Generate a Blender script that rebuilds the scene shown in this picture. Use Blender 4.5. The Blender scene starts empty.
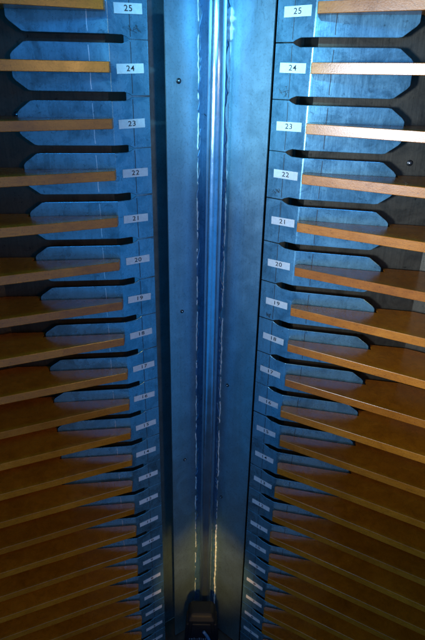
import bpy, bmesh, math, random
from mathutils import Vector, Matrix, noise
random.seed(7)
S = bpy.context.scene
C = S.collection

# ------------------------------------------------------------------ materials
def nmat(name):
    m = bpy.data.materials.new(name); m.use_nodes = True
    nt = m.node_tree; b = nt.nodes['Principled BSDF']
    return m, nt, b
def node(nt, t, **kw):
    n = nt.nodes.new(t)
    for k, v in kw.items(): setattr(n, k, v)
    return n
def coords(nt, scale=(1,1,1), random_offset=False):
    # world-space position, so that each repeat gets its own stains
    g = node(nt, 'ShaderNodeNewGeometry')
    mp = node(nt, 'ShaderNodeMapping'); mp.inputs['Scale'].default_value = scale
    nt.links.new(g.outputs['Position'], mp.inputs['Vector'])
    return mp.outputs['Vector']
def noise_tex(nt, vec, scale, detail=6, rough=.6, dist=0):
    n = node(nt, 'ShaderNodeTexNoise'); n.inputs['Scale'].default_value = scale
    n.inputs['Detail'].default_value = detail; n.inputs['Roughness'].default_value = rough
    n.inputs['Distortion'].default_value = dist
    nt.links.new(vec, n.inputs['Vector']); return n.outputs['Fac']
def ramp(nt, fac, stops):
    r = node(nt, 'ShaderNodeValToRGB'); e = r.color_ramp.elements
    while len(e) < len(stops): e.new(.5)
    for i, (p, c) in enumerate(stops):
        e[i].position = p; e[i].color = (*c, 1) if len(c) == 3 else c
    nt.links.new(fac, r.inputs['Fac']); return r.outputs['Color']
def mix(nt, fac, a, b, mode='MIX'):
    m = node(nt, 'ShaderNodeMix', data_type='RGBA', blend_type=mode)
    for sock, v in ((m.inputs[0], fac), (m.inputs[6], a), (m.inputs[7], b)):
        if hasattr(v, 'is_linked'): nt.links.new(v, sock)
        elif isinstance(v, (int, float)): sock.default_value = v
        else: sock.default_value = (*v, 1)
    return m.outputs[2]
def val(nt, fac, lo, hi, a=0., b=1.):
    r = node(nt, 'ShaderNodeMapRange'); r.inputs['From Min'].default_value = a; r.inputs['From Max'].default_value = b
    r.inputs['To Min'].default_value = lo; r.inputs['To Max'].default_value = hi
    nt.links.new(fac, r.inputs['Value']); return r.outputs['Result']
def bump(nt, b, h, strength, dist):
    n = node(nt, 'ShaderNodeBump'); n.inputs['Strength'].default_value = strength; n.inputs['Distance'].default_value = dist
    nt.links.new(h, n.inputs['Height']); nt.links.new(n.outputs['Normal'], b.inputs['Normal'])

def metal(name, base, rough=.42, smudge=.5, metallic=.85, streak=(60,60,3), spot=1.):
    m, nt, b = nmat(name)
    v = coords(nt)
    blotch = noise_tex(nt, v, 22, 8, .68, .6)
    fine = noise_tex(nt, v, 260, 4, .7)
    vs = coords(nt, streak)
    st = noise_tex(nt, vs, 4, 5, .6)
    dark = tuple(c*(1-smudge) for c in base); lite = tuple(min(1, c*1.18) for c in base)
    c1 = ramp(nt, blotch, [(.3, dark), (.5, base), (.75, lite)])
    c2 = ramp(nt, st, [(.3, (1-.22*spot,)*3), (.62, (1,1,1))])
    c3 = ramp(nt, fine, [(.28, (.70,.70,.70)), (.48, (1,1,1))])
    spots = ramp(nt, noise_tex(nt, v, 70, 3, .5, 1.2), [(.27, (1-.65*spot,)*3), (.34, (1,1,1))])
    c = mix(nt, 1., mix(nt, 1., mix(nt, 1., c1, c2, 'MULTIPLY'), c3, 'MULTIPLY'), spots, 'MULTIPLY')
    nt.links.new(c, b.inputs['Base Color'])
    b.inputs['Metallic'].default_value = metallic
    nt.links.new(val(nt, blotch, rough-.09*(.3+.7*spot), rough+.12*(.3+.7*spot), .3, .7), b.inputs['Roughness'])
    bump(nt, b, st, .12, .002)
    return m
def plain(name, col, rough=.6, metallic=0, var=.25, scale=120, bmp=.1):
    m, nt, b = nmat(name); v = coords(nt)
    f = noise_tex(nt, v, scale, 5, .6)
    nt.links.new(ramp(nt, f, [(.3, tuple(c*(1-var) for c in col)), (.7, tuple(min(1, c*(1+var*.5)) for c in col))]), b.inputs['Base Color'])
    b.inputs['Roughness'].default_value = rough; b.inputs['Metallic'].default_value = metallic
    if bmp: bump(nt, b, f, bmp, .001)
    return m

M = {}
M['bracket'] = metal('blue_tinted_metal', (.20,.42,.54), .27, .42, .72, (40,40,6), .6)  # one even blue-tinted metal for all brackets
M['panel'] = metal('panel_steel', (.42,.62,.70), .36, .10, .88, (30,30,1.2), .25)
M['wall'] = metal('wall_steel', (.070,.060,.045), .42, .3, .6)
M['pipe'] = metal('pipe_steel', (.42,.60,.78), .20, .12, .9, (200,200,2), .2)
M['tape'] = metal('sealing_tape', (.12,.26,.45), .34, .35, .6)
M['bead'] = plain('pale_sealant', (.88,.89,.88), .45, 0, .2, 90, .4)
M['label'] = plain('label_paper', (.70,.72,.73), .5, 0, .12, 200, .03)
M['ink'] = plain('label_ink', (.015,.016,.02), .6, 0, 0, 50, 0)
M['pencil'] = plain('graphite', (.05,.055,.065), .6, .2, .3, 300, 0)
M['scratch'] = metal('bright_scratch', (.85,.90,.95), .30, .1, .9)
M['black'] = plain('black_plastic', (.0025,.0045,.010), .6, 0, .3, 150, .1)
M['black'].node_tree.nodes['Principled BSDF'].inputs['Specular IOR Level'].default_value = .2
M['cable'] = plain('blue_cable', (.05,.14,.30), .4, 0, .2, 100, 0)
M['mark'] = plain('pale_print', (.13,.17,.22), .6, 0, .4, 400, 0)
M['rivet'] = plain('rivet_dark', (.05,.055,.06), .35, .8, .3, 200, 0)
M['rivet_core'] = plain('rivet_bright', (.75,.78,.8), .25, 1, .1, 200, 0)
M['floor'] = plain('tank_floor', (.10,.055,.035), .6, 0, .5, 30, .3)

def shelf_mat():
    m, nt, b = nmat('orange_board')
    v = coords(nt)
    grain = noise_tex(nt, coords(nt, (9,9,60)), 6, 6, .65, .8)
    blotch = noise_tex(nt, v, 11, 7, .7, .4)
    speck = noise_tex(nt, v, 420, 3, .6)
    c = ramp(nt, blotch, [(.28, (.44,.125,.005)), (.5, (.60,.178,.006)), (.72, (.70,.225,.009))])
    c = mix(nt, 1., c, ramp(nt, grain, [(.32, (.76,.74,.72)), (.6, (1,1,1))]), 'MULTIPLY')
    c = mix(nt, 1., c, ramp(nt, speck, [(.30, (.55,.5,.5)), (.42, (1,1,1))]), 'MULTIPLY')
    oi = node(nt, 'ShaderNodeObjectInfo')
    c = mix(nt, 1., c, ramp(nt, oi.outputs['Random'], [(0, (.74,.70,.66)), (.5, (.92,.92,.90)), (1, (1,1,1))]), 'MULTIPLY')
    nt.links.new(c, b.inputs['Base Color'])
    nt.links.new(val(nt, blotch, .20, .32, .3, .7), b.inputs['Roughness'])
    b.inputs['Specular IOR Level'].default_value = .6
    bump(nt, b, speck, .08, .001)
    return m
M['shelf'] = shelf_mat()

# ------------------------------------------------------------------ helpers
def link(name, bm, mat, parent=None, loc=(0,0,0), smooth=False):
    bmesh.ops.recalc_face_normals(bm, faces=bm.faces)
    me = bpy.data.meshes.new(name); bm.to_mesh(me); bm.free()
    if smooth:
        for p in me.polygons: p.use_smooth = True
    for mm in (mat if isinstance(mat, list) else [mat]): me.materials.append(mm)
    o = bpy.data.objects.new(name, me); C.objects.link(o); o.location = loc
    if parent: o.parent = parent
    return o
def tag(o, label=None, cat=None, group=None, kind=None):
    for k, v in (('label', label), ('category', cat), ('group', group), ('kind', kind)):
        if v: o[k] = v
    return o
def bevel(o, w, seg=2):
    md = o.modifiers.new('bevel', 'BEVEL'); md.width = w; md.segments = seg; md.limit_method = 'ANGLE'

# plan of the vessel: symmetrical about an axis that is turned a little to the camera
def W(x, y, z=0): return Vector((x + .042*y - .054, y - .042*x, z))
def P(side, x, y, z=0): return W(side*x, y, z)

PITCH = .0850
# the rows sit a little closer together towards the floor
def zn(n): k = 24-n; return .0012-.0885*k+.00068*k*k
def squeeze(n): return (zn(n+1)-zn(n-1))/2/PITCH
NUMS = list(range(25, 3, -1))
NUDGE = {(1,24): .006, (1,22): .003, (1,21): .002}       # rows that sit a little high
ZTOP, ZBOT = .42, -1.575

def offset_poly(pts, d):
    """offset an open polyline to its left by d"""
    out = []
    for i, p in enumerate(pts):
        a = pts[max(i-1, 0)]; b = pts[min(i+1, len(pts)-1)]
        t = []
        if i > 0: t.append((Vector(p)-Vector(a)).normalized())
        if i < len(pts)-1: t.append((Vector(b)-Vector(p)).normalized())
        n = sum((Vector((-q.y, q.x)) for q in t), Vector((0,0))); n.normalize()
        k = 1/max(.5, n.dot(Vector((-t[0].y, t[0].x))))
        out.append(Vector(p)+n*d*k)
    return out

# bracket plan, from the edge next to the corner to the far tip
E0 = Vector((.109, 1.0246)); BD = Vector((.167, .982)); EN = Vector((.3245, .9536))
def bracket_plan(r):
    d1 = (E0-BD).normalized(); d2 = (EN-BD).normalized()
    arc = []
    a, b = BD+d1*r, BD+d2*r
    for i in range(7):
        t = i/6; arc.append(a*(1-t)**2+BD*2*t*(1-t)+b*t*t)
    return [E0]+arc+[EN]
BPS = {1: bracket_plan(.0022), -1: bracket_plan(.0005)}   # the right-hand bends are rounder and catch the light
BP = BPS[1]
def along(poly, s):
    acc = 0
    for a, b in zip(poly, poly[1:]):
        L = (b-a).length
        if s <= acc+L+1e-9: return a.lerp(b, (s-acc)/L)
        acc += L
    return poly[-1]
def plen(poly): return sum((b-a).length for a, b in zip(poly, poly[1:]))
BL = plen(BP)
FL = (E0-BP[1]).length
def stations():
    h0 = PITCH/2-.0007; h1 = PITCH/2-.0066
    st = [(0, h0), (.034, h0), (.039, h0-.0028), (.048, h1)]
    acc = 0
    for a, b in zip(BP[:-1], BP[1:]):
        acc += (b-a).length
        if .052 < acc < BL-.05: st.append((acc, h1))
    st += [(.12, h1), (.16, h1), (BL-.029, h1), (BL-.023, h1-.001), (BL-.0045, h1-.0145), (BL-.001, h1-.0185), (BL, h1-.0215)]
    return sorted(st)
OR = {s: P(s, (E0.x+BD.x)/2, (E0.y+BD.y)/2) for s in (1,-1)}

def bracket_mesh(side):
    bm = bmesh.new(); th = .0022
    back = offset_poly(BP, th)     # left of travel = away from the room
    rows = []
    for s, h in stations():
        f = along(BP, s); k = along(back, s/BL*plen(back))
        q = []
        for pt in (f, k):
            for z in (-h, h):
                q.append(bm.verts.new(P(side, pt.x, pt.y, z)-OR[side]))
        rows.append(q)
    for a, b in zip(rows, rows[1:]):
        bm.faces.new((a[0], b[0], b[1], a[1])); bm.faces.new((a[2], a[3], b[3], b[2]))
        bm.faces.new((a[1], b[1], b[3], a[3])); bm.faces.new((a[0], a[2], b[2], b[0]))
    for a in (rows[0], rows[-1]): bm.faces.new((a[0], a[1], a[3], a[2]))
    return bm

def line_mesh(side, s, h, w=.0011, wob=.0004):
    bm = bmesh.new(); prev = None; n = 7
    for i in range(n):
        z = -h+2*h*i/(n-1); ss = s+random.uniform(-wob, wob)
        pts = [along(BP, ss-w/2), along(BP, ss+w/2)]
        fr = offset_poly(BP, -.0004)
        pts = [along(fr, ss-w/2), along(fr, ss+w/2)]
        row = [bm.verts.new(P(side, p.x, p.y, z)-OR[side]) for p in pts]
        if prev: bm.faces.new((prev[0], prev[1], row[1], row[0]))
        prev = row
    return bm

FDIR = {s: (P(s, BD.x, BD.y)-P(s, E0.x, E0.y)).normalized() for s in (1,-1)}
def label_frame(side, da, tilt=0, off=.0005):
    """reading direction, up, and out-of-wall axes on the flange"""
    x = FDIR[side]*side
    up = Vector((0,0,1)); out = x.cross(up)       # towards the room
    R = Matrix((x, out*-1, up)).transposed().to_4x4()
    R = R @ Matrix.Rotation(tilt, 4, 'Y')
    R.translation = FDIR[side]*da + out*off
    return R
LW, LH = .051, .0148
def label_mesh(R):
    bm = bmesh.new(); n = 6; lip = .00035
    for i in range(n+1):
        x = -LW/2+LW*i/n
        for z in (-LH/2, LH/2):
            for y in (0, lip): bm.verts.new(R @ Vector((x, -y + 0, z)))
    bm.verts.ensure_lookup_table(); v = bm.verts
    for i in range(n):
        a = i*4; b = a+4
        bm.faces.new((v[a+1], v[b+1], v[b+3], v[a+3])); bm.faces.new((v[a], v[a+2], v[b+2], v[b]))
        bm.faces.new((v[a], v[b], v[b+1], v[a+1])); bm.faces.new((v[a+2], v[a+3], v[b+3], v[b+2]))
    bm.faces.new((v[0], v[1], v[3], v[2])); k = n*4; bm.faces.new((v[k], v[k+2], v[k+3], v[k+1]))
    return bm
def text_mesh(txt, R, size):
    cu = bpy.data.curves.new('numeral', 'FONT'); cu.body = txt; cu.size = size
    cu.align_x = 'CENTER'; cu.align_y = 'CENTER'; cu.extrude = .00015; cu.space_character = 1.12; cu.offset = .00005
    t = bpy.data.objects.new('numeral', cu); C.objects.link(t)
    bpy.context.view_layer.update()
    me = bpy.data.meshes.new_from_object(t.evaluated_get(bpy.context.evaluated_depsgraph_get()))
    bpy.data.objects.remove(t); bpy.data.curves.remove(cu)
    me.transform(R @ Matrix.Translation((0,-.0006,0)) @ Matrix.Rotation(math.pi/2, 4, 'X') @ Matrix.Scale(1.22, 4, (1,0,0)))
    return me
def tube(bm, pts, r, n=8, cap=True):
    rows = []
    for i, p in enumerate(pts):
        p = Vector(p); t = (Vector(pts[min(i+1, len(pts)-1)])-Vector(pts[max(i-1, 0)])).normalized()
        u = t.orthogonal().normalized(); w = t.cross(u)
        if abs(t.z) > .9: u = (Vector((1,0,0))-t*t.x).normalized(); w = t.cross(u)
        rr = r[i] if isinstance(r, list) else r
        rows.append([bm.verts.new(p+(u*math.cos(a)+w*math.sin(a))*rr) for a in (2*math.pi*k/n for k in range(n))])
    for a, b in zip(rows, rows[1:]):
        for k in range(n): bm.faces.new((a[k], a[(k+1)%n], b[(k+1)%n], b[k]))
    if cap: bm.faces.new(rows[0]); bm.faces.new(rows[-1])

SIDEW = {1: 'right', -1: 'left'}
# ------------------------------------------------------------------ brackets
def scribble_mesh(side, seed):
    rnd = random.Random(seed); bm = bmesh.new()
    R = label_frame(side, 0, 0, .0007)
    for k in range(3):
        x0 = rnd.uniform(-.022, -.004)*side; z0 = -.031+rnd.uniform(-.003, .006)
        pts = []
        for i in range(6):
            pts.append(R @ Vector((x0+rnd.uniform(-.006, .006), 0, z0+rnd.uniform(-.006, .006))))
        tube(bm, pts, .0003, 4)
    return bm
proto = {}
for side in (1, -1):
    BP = BPS[side]
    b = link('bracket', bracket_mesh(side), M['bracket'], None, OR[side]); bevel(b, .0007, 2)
    for p in b.data.polygons: p.use_smooth = False
    l1 = link('scribed_line', line_mesh(side, .033, PITCH/2-.004), M['pencil'], b)
    l2 = link('scribed_line', line_mesh(side, FL+.036, PITCH/2-.010, .0011 if side == 1 else .0015), M['pencil'] if side == 1 else M['scratch'], b)
    proto[side] = (b, [l1, l2])
SCRIB = {(1,24):3, (1,22):6, (1,19):9, (-1,25):12}
for side in (1, -1):
    for n in NUMS:
        src, kids = proto[side]
        if n == NUMS[0]: b = src
        else:
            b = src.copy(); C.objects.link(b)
            for k in kids:
                c = k.copy(); C.objects.link(c); c.parent = b
        b.location = OR[side]+Vector((0,0,zn(n)+random.uniform(-.0006, .0006)))
        b.scale = (1, 1, squeeze(n))
        b.rotation_euler = (0, 0, math.radians(random.uniform(-.25, .25)))
        tag(b, 'grey metal bracket with chamfered tip, numbered %d in the %s stack' % (n, SIDEW[side]), 'bracket', 'numbered brackets on the %s wall' % SIDEW[side])
        da = .0005+random.uniform(-.002, .002)+(.002 if side == 1 else -.001)
        R = label_frame(side, da, math.radians(random.uniform(-2.2, 2.2)))
        dz = random.uniform(-.0008, .0008); R.translation.z += dz+NUDGE.get((side, n), 0)
        lb = link('number_label', label_mesh(R), M['label'], b)
        me = text_mesh(str(n), R, .0120); me.name = 'numeral'
        me.materials.clear(); me.materials.append(M['ink'])
        t = bpy.data.objects.new('numeral', me); C.objects.link(t); t.parent = lb
        if (side, n) in SCRIB: link('pencil_scribble', scribble_mesh(side, SCRIB[side, n]), M['pencil'], b)

# ------------------------------------------------------------------ shelves
WALL = [(0, 1.205), (.163, 1.086), (.178, 1.003), (.40, .9675), (.60, .866), (.86, .690)]
def shelf_mesh(side):
    front = [(.1650, .9590), (.7250, .6740)]
    back = [(.79, .7335), (.595, .863), (.40, .9625), (.331, .9725), (.3285, .9505), (.172, .9785), (.1665, .9765)]
    pts = front+back
    bm = bmesh.new(); th = .0168
    lo = [bm.verts.new(P(side, x, y, -th/2)-SO[side]) for x, y in pts]
    hi = [bm.verts.new(P(side, x, y, th/2)-SO[side]) for x, y in pts]
    bm.faces.new(lo); bm.faces.new(hi)
    for i in range(len(pts)):
        j = (i+1) % len(pts); bm.faces.new((lo[i], lo[j], hi[j], hi[i]))
    return bm
SO = {s: P(s, .33, .93) for s in (1,-1)}
for side in (1, -1):
    src = None
    for n in NUMS:
        if src is None:
            src = o = link('shelf', shelf_mesh(side), M['shelf']); bevel(o, .0008)
        else:
            o = src.copy(); C.objects.link(o)
        o.location = SO[side]+Vector((0, 0, zn(n)+NUDGE.get((side, n), 0)+.0015+random.uniform(-.001, .001)))+FDIR[side]*random.uniform(-.0025, .0025)
        o.rotation_euler = (math.radians(random.uniform(-.35, .35)), math.radians(random.uniform(-.25, .25)), math.radians(random.uniform(-.35, .35)))
        tag(o, 'orange-brown slab shelf jutting out at the bracket numbered %d, %s stack' % (n, SIDEW[side]), 'shelf', 'orange shelves in the %s stack' % SIDEW[side])

# ------------------------------------------------------------------ walls with rivets
def wall(side):
    bm = bmesh.new(); pts = [Vector(p) for p in WALL]; back = offset_poly(pts, .004)
    if True: pts[0].x = .0015; back[0].x = .0015
    fr = []
    for p, q in zip(pts, back):
        fr.append([bm.verts.new(P(side, v.x, v.y, z)) for v in (p, q) for z in (ZBOT-.03, ZTOP)])
    for i, (a, b) in enumerate(zip(fr, fr[1:])):
        bm.faces.new((a[0], b[0], b[1], a[1])).material_index = 1 if i == 0 else 0
        bm.faces.new((a[2], a[3], b[3], b[2]))
        bm.faces.new((a[1], b[1], b[3], a[3])); bm.faces.new((a[0], a[2], b[2], b[0]))
    for a in (fr[0], fr[-1]): bm.faces.new((a[0], a[1], a[3], a[2]))
    o = link('back_wall', bm, [M['wall'], M['panel'] if side < 0 else M['wall']])  # left corner strip gets paler steel in place of light falling there
    return tag(o, 'dark %s back wall seen behind the %s stack of brackets' % (('left-hand', 'left') if side < 0 else ('right-hand', 'right')), 'wall')
backs = {sd: wall(sd) for sd in (1,-1)}
PAN = [Vector((0, 1.135)), Vector((.16, 1.018))]
def sheet(side):
    L = (.1065 if side > 0 else .0855)/.807
    n = 40; bm = bmesh.new(); rows = []
    a, b = PAN[0], along(PAN, L); nrm = Vector((.59, .807))
    for i in range(n+1):
        z = ZBOT+.003+(ZTOP-ZBOT-.003)*i/n
        w = .0011*noise.noise(Vector((side*3, 0, z*5)))           # the sheet edge is not perfectly straight
        e = b+(b-a).normalized()*w*.6
        row = []
        for q in (a+Vector((.0015, 0)), e, e+nrm*.003, a+nrm*.003+Vector((.0015, 0))): row.append(bm.verts.new(P(side, q.x, q.y, z)))
        rows.append(row)
    for p, q in zip(rows, rows[1:]):
        for k in range(4): bm.faces.new((p[k], p[(k+1)%4], q[(k+1)%4], q[k]))
    bm.faces.new(rows[0]); bm.faces.new(rows[-1])
    o = link('corner_sheet', bm, M['panel'])
    return tag(o, 'upright bare metal sheet with small rivets, just %s of the corner pipe' % ('right' if side > 0 else 'left'), 'metal sheet')
walls = {sd: sheet(sd) for sd in (1,-1)}
def bolt_site(side, s):
    poly = PAN if s < .14 else [Vector(p) for p in WALL]
    return along(poly, s), along(poly, s+.002)
def rivet(side, s, z, r=.0042):
    p, q = bolt_site(side, s); d = (P(side, q.x, q.y)-P(side, p.x, p.y)).normalized()
    up = Vector((0,0,1)); out = d.cross(up)*side
    if out.y > 0: out = -out
    c = P(side, p.x, p.y, z)
    def dome(r0, h0, prof):
        bm = bmesh.new(); rows = []
        for rr, hh in prof:
            rows.append([bm.verts.new(c+out*(hh*h0)+(d*math.cos(a)+up*math.sin(a))*rr*r0) for a in (2*math.pi*k/14 for k in range(14))])
        for a, b in zip(rows, rows[1:]):
            for k in range(14): bm.faces.new((a[k], a[(k+1)%14], b[(k+1)%14], b[k]))
        bm.faces.new(rows[-1]); bm.faces.new(rows[0])
        return bm
    o = link('rivet', dome(r, .0022, [(1,-.1), (1,.5), (.85,.9), (.55,1)]), M['rivet'], walls[side] if s < .14 else backs[side], smooth=True)
    link('rivet_core', dome(r*.42, .0030, [(1,.3), (1,.8), (.7,1.)]), M['rivet_core'], o, smooth=True)
# pixel measurements of the photo turned once into places on the sheets (s along the sheet, height)
for side, s, z in [(-1,.079,-.018), (-1,.075,-.49), (-1,.070,-.91), (1,.058,-.685), (1,.050,-1.04), (1,.461,-.139), (-1,.445,-.075)]:
    rivet(side, s, z, .0052 if z > -.3 else .004)

# ------------------------------------------------------------------ corner pipe, tape strips, sealant beads
PC = P(1, .007, 1.090)
bm = bmesh.new(); tube(bm, [(PC.x-.006*max(0,-z)/1.5, PC.y, z) for z in (-1.57, -1.0, -.5, 0, ZTOP-.02)], .0165, 40)
tag(link('corner_pipe', bm, M['pipe'], smooth=True), 'polished upright metal pipe running down the corner between both walls', 'pipe')
def strip_bm(side, s0, s1, amp, th, step, seed):
    rnd = random.Random(seed); bm = bmesh.new(); prev = None; z = ZBOT+.004; e = 0
    while z < ZTOP:
        e = .6*e+rnd.uniform(-amp, amp)
        row = []
        fr = offset_poly(PAN, -th)
        a = along(PAN, s0); b = along(PAN, s1+e); ft = along(fr, s1+e-.0008); f0 = along(fr, s0)
        row = [bm.verts.new(P(side, p.x, p.y, z)) for p in (a, f0, ft, b)]
        if prev:
            for k in range(3): bm.faces.new((prev[k], prev[k+1], row[k+1], row[k]))
            bm.faces.new((prev[3], prev[0], row[0], row[3]))
        prev = row; z += rnd.uniform(step*.5, step*1.5)
    return bm
for side, w in ((-1,'left'), (1,'right')):
    tag(link('sealing_tape', strip_bm(side, .004, .034 if side < 0 else .033, .0030, .0012, .006, 3+side), M['tape']),
        'ragged dark blue tape strip sealing the %s side of the corner pipe' % w, 'tape', None)
def bead_bm(side, s, segs, seed):
    rnd = random.Random(seed); bm = bmesh.new()
    for z0, z1, r in segs:
        n = max(4, int((z1-z0)/.004)); pts, rr = [], []
        for i in range(n+1):
            z = z0+(z1-z0)*i/n
            dr = .8*dr+rnd.uniform(-.0007, .0007) if i else 0.; ss = s+dr+rnd.uniform(-.0005, .0005)
            p = along(PAN, ss); c = P(side, p.x, p.y, z)
            pts.append(c); rr.append(r*(.45+.8*rnd.random())*(.35 if i in (0, n) else 1))
        tube(bm, pts, rr, 7)
    return bm
def segs(zs, seed, r):
    rnd = random.Random(seed); out = []; z = zs[0]
    while z < zs[1]:
        L = rnd.uniform(.04, .16); out.append((z, min(z+L, zs[1]), r*rnd.uniform(.6, 1.15))); z += L+rnd.uniform(.0, .03)
    return out
sr = [(-1.56,-1.15,.0021)]+segs((-1.13,-.02), 4, .0011)+segs((-.02,.05), 5, .0022)+[(.050,.105,.0085)]+segs((.12,ZTOP), 8, .0018)
tag(link('sealant_bead', bead_bm(1, .0365, sr, 1), M['bead'], smooth=True), 'lumpy white sealant bead on the right of the corner pipe', 'sealant')
sl = segs((-1.56,-.35), 11, .0011)+segs((-.33,ZTOP), 12, .0010)
tag(link('sealant_bead', bead_bm(-1, .0355, sl, 2), M['bead'], smooth=True), 'thin broken white sealant bead on the left of the corner pipe', 'sealant')

# ------------------------------------------------------------------ floor and black box
bm = bmesh.new()
vs = [bm.verts.new(v) for v in [P(-1,.86,.69,ZBOT-.002), P(-1,.60,.866,ZBOT-.002), P(-1,.40,.9675,ZBOT-.002), P(-1,.178,1.003,ZBOT-.002), P(-1,.163,1.086,ZBOT-.002), P(1,0,1.205,ZBOT-.002), P(1,.163,1.086,ZBOT-.002), P(1,.178,1.003,ZBOT-.002), P(1,.40,.9675,ZBOT-.002), P(1,.60,.866,ZBOT-.002), P(1,.86,.69,ZBOT-.002), Vector((.9,-.6,ZBOT-.002)), Vector((-.9,-.6,ZBOT-.002))]]
bm.faces.new(vs)
tag(link('floor', bm, M['floor']), 'dark brown floor at the foot of the corner', 'floor', None, 'structure')

def box_part(name, secs, mat, parent, bev=.003):
    bm = bmesh.new(); rows = []
    for z, x0, x1, y0, y1 in secs: rows.append([bm.verts.new(v) for v in ((x0,y0,z),(x1,y0,z),(x1,y1,z),(x0,y1,z))])
    for a, b in zip(rows, rows[1:]):
        for k in range(4): bm.faces.new((a[k], a[(k+1)%4], b[(k+1)%4], b[k]))
    bm.faces.new(rows[0]); bm.faces.new(rows[-1])
    o = link(name, bm, mat, parent); bevel(o, bev, 3); return o
BX = bpy.data.objects.new('plastic_box', None); C.objects.link(BX); BX.location = (-.014, 1.010, ZBOT)
tag(BX, 'black plastic box with a faint printed line standing at the foot of the pipe', 'box')
box_part('housing', [(0,-.050,.050,-.036,.036), (.130,-.046,.046,-.036,.034), (.200,-.038,.038,-.028,.030), (.216,-.030,.030,-.018,.026)], M['black'], BX, .008)
box_part('side_ridge', [(.004,-.054,-.0445,-.040,.010), (.194,-.0425,-.034,-.0325,.010)], M['black'], BX)
box_part('side_ridge', [(.004,.0445,.054,-.040,.010), (.194,.034,.0425,-.0325,.010)], M['black'], BX)
box_part('front_cover', [(.146,-.030,.030,-.0395,-.03), (.195,-.026,.026,-.0335,-.02)], M['black'], BX)
bm = bmesh.new(); x = -.034
rnd = random.Random(4)
while x < .012:                     # illegible printed line: only pale strokes can be made out
    h = rnd.choice((.006, .009, .009)); w = rnd.choice((.0016, .003, .0045))
    q = [bm.verts.new((x+dx, -.0368, .136+dz)) for dx, dz in ((0,0), (w,0), (w,h), (0,h))]
    bm.faces.new(q); x += w+.0026
link('printed_line', bm, M['mark'], BX)
bm = bmesh.new(); pts = []
for i in range(15):
    t = i/14; pts.append((.006+.060*t, -.042-.07*t*t, .178-.165*t+.020*math.sin(t*4)))
tube(bm, [Vector(p)+Vector(BX.location) for p in pts], .0042, 10)
tag(link('cable', bm, M['cable'], smooth=True), 'short blue cable running out of the front of the black box', 'cable')

# ------------------------------------------------------------------ lamps
def area(name, loc, to, sx, sy, power, col):
    l = bpy.data.lights.new(name, 'AREA'); l.shape = 'RECTANGLE'; l.size = sx; l.size_y = sy; l.energy = power; l.color = col
    o = bpy.data.objects.new(name, l); C.objects.link(o); o.location = loc
    o.rotation_euler = (Vector(to)-Vector(loc)).to_track_quat('-Z', 'Y').to_euler(); return o
def spot(name, loc, to, power, col, ang, blend, r):
    l = bpy.data.lights.new(name, 'SPOT'); l.energy = power; l.color = col; l.spot_size = math.radians(ang); l.spot_blend = blend; l.shadow_soft_size = r
    o = bpy.data.objects.new(name, l); C.objects.link(o); o.location = loc
    o.rotation_euler = (Vector(to)-Vector(loc)).to_track_quat('-Z', 'Y').to_euler(); return o
spot('window_lamp', (-1.02,-.52,-.11), (.58,.82,-.10), 200, (.68,.84,1.), 42, 1., .14)
spot('daylight_lamp', (-.52,-.45,.62), (.05,1.12,-.03), 380, (.20,.60,.85), 14.5, 1., .04)
area('overhead_fill', (.0,.90,.42), (0,1.08,-.4), .16, .10, 1.3, (.06,.46,1.))  # small fill added over the corner to brighten the sheet tops
area('blue_fill', (-.10,-.75,.75), (.05,1,-.55), .5, .4, 7., (.03,.38,1.))  # added fill from behind the camera, turns the brackets bluer
spot('warm_lamp', (.80,-.55,.08), (-.56,.80,-.55), 20, (1.,.56,.15), 70, 1., .10)
spot('lower_right_fill', (-.35,-.60,.05), (.50,.75,-1.0), 9, (1.,.66,.20), 60, 1., .20)  # added warm fill, lifts the lower right shelves
spot('low_lamp', (.0,.55,-1.02), (0,1.15,-1.33), 15., (1.,.58,.11), 34, 1., .02)
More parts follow.
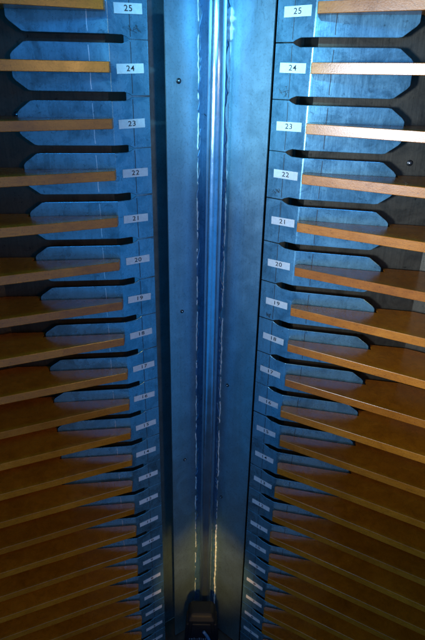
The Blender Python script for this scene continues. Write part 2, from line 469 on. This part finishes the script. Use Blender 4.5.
# gradient standing in for the unseen room: blue at eye level, dark overhead, warm below
w = bpy.data.worlds.new('World'); S.world = w; w.use_nodes = True
nt = w.node_tree; g = node(nt, 'ShaderNodeNewGeometry'); sp = node(nt, 'ShaderNodeSeparateXYZ'); nt.links.new(g.outputs['Incoming'], sp.inputs[0])
zz = val(nt, sp.outputs['Z'], 1, 0, -1, 1)
col = ramp(nt, zz, [(0, (.03,.018,.004)), (.10, (.05,.03,.008)), (.135, (.012,.07,.14)), (.2, (.010,.16,.44)), (.32, (.012,.24,.64)), (.46, (.016,.29,.76)), (.52, (.025,.33,.88)), (.58, (.008,.06,.2)), (1, (.003,.012,.04))])
# whoever holds the camera stands dark against that light
off = node(nt, 'ShaderNodeMath', operation='ADD'); nt.links.new(sp.outputs['X'], off.inputs[0]); off.inputs[1].default_value = -.045
ab = node(nt, 'ShaderNodeMath', operation='ABSOLUTE'); nt.links.new(off.outputs[0], ab.inputs[0])
shade = node(nt, 'ShaderNodeMapRange', interpolation_type='SMOOTHSTEP'); nt.links.new(ab.outputs[0], shade.inputs['Value'])
for k, v in (('From Min', .03), ('From Max', .13), ('To Min', .0), ('To Max', 1.)): shade.inputs[k].default_value = v
col = mix(nt, shade.outputs['Result'], (.055,.065,.075), col)
nt.links.new(col, nt.nodes['Background'].inputs[0]); nt.nodes['Background'].inputs[1].default_value = 1.

# ------------------------------------------------------------------ camera
cam = bpy.data.cameras.new('camera'); co = bpy.data.objects.new('camera', cam); C.objects.link(co); S.camera = co
cam.sensor_fit = 'VERTICAL'; cam.sensor_height = 36; cam.lens = 534/640*36; cam.clip_start = .01; cam.clip_end = 100
p = math.radians(25); up0 = Vector((0, math.sin(p), math.cos(p))); r0 = Vector((1,0,0))
X = (r0+up0*.0197).normalized(); Y = (up0-r0*.0197).normalized(); Z = X.cross(Y)
m = Matrix((X, Y, Z)).transposed().to_4x4(); co.matrix_world = m
S.render.engine = 'CYCLES'
S.view_settings.view_transform = 'Standard'; S.view_settings.look = 'None'; S.view_settings.gamma = 1; S.view_settings.exposure = 0
S.render.resolution_x = 680; S.render.resolution_y = 1024
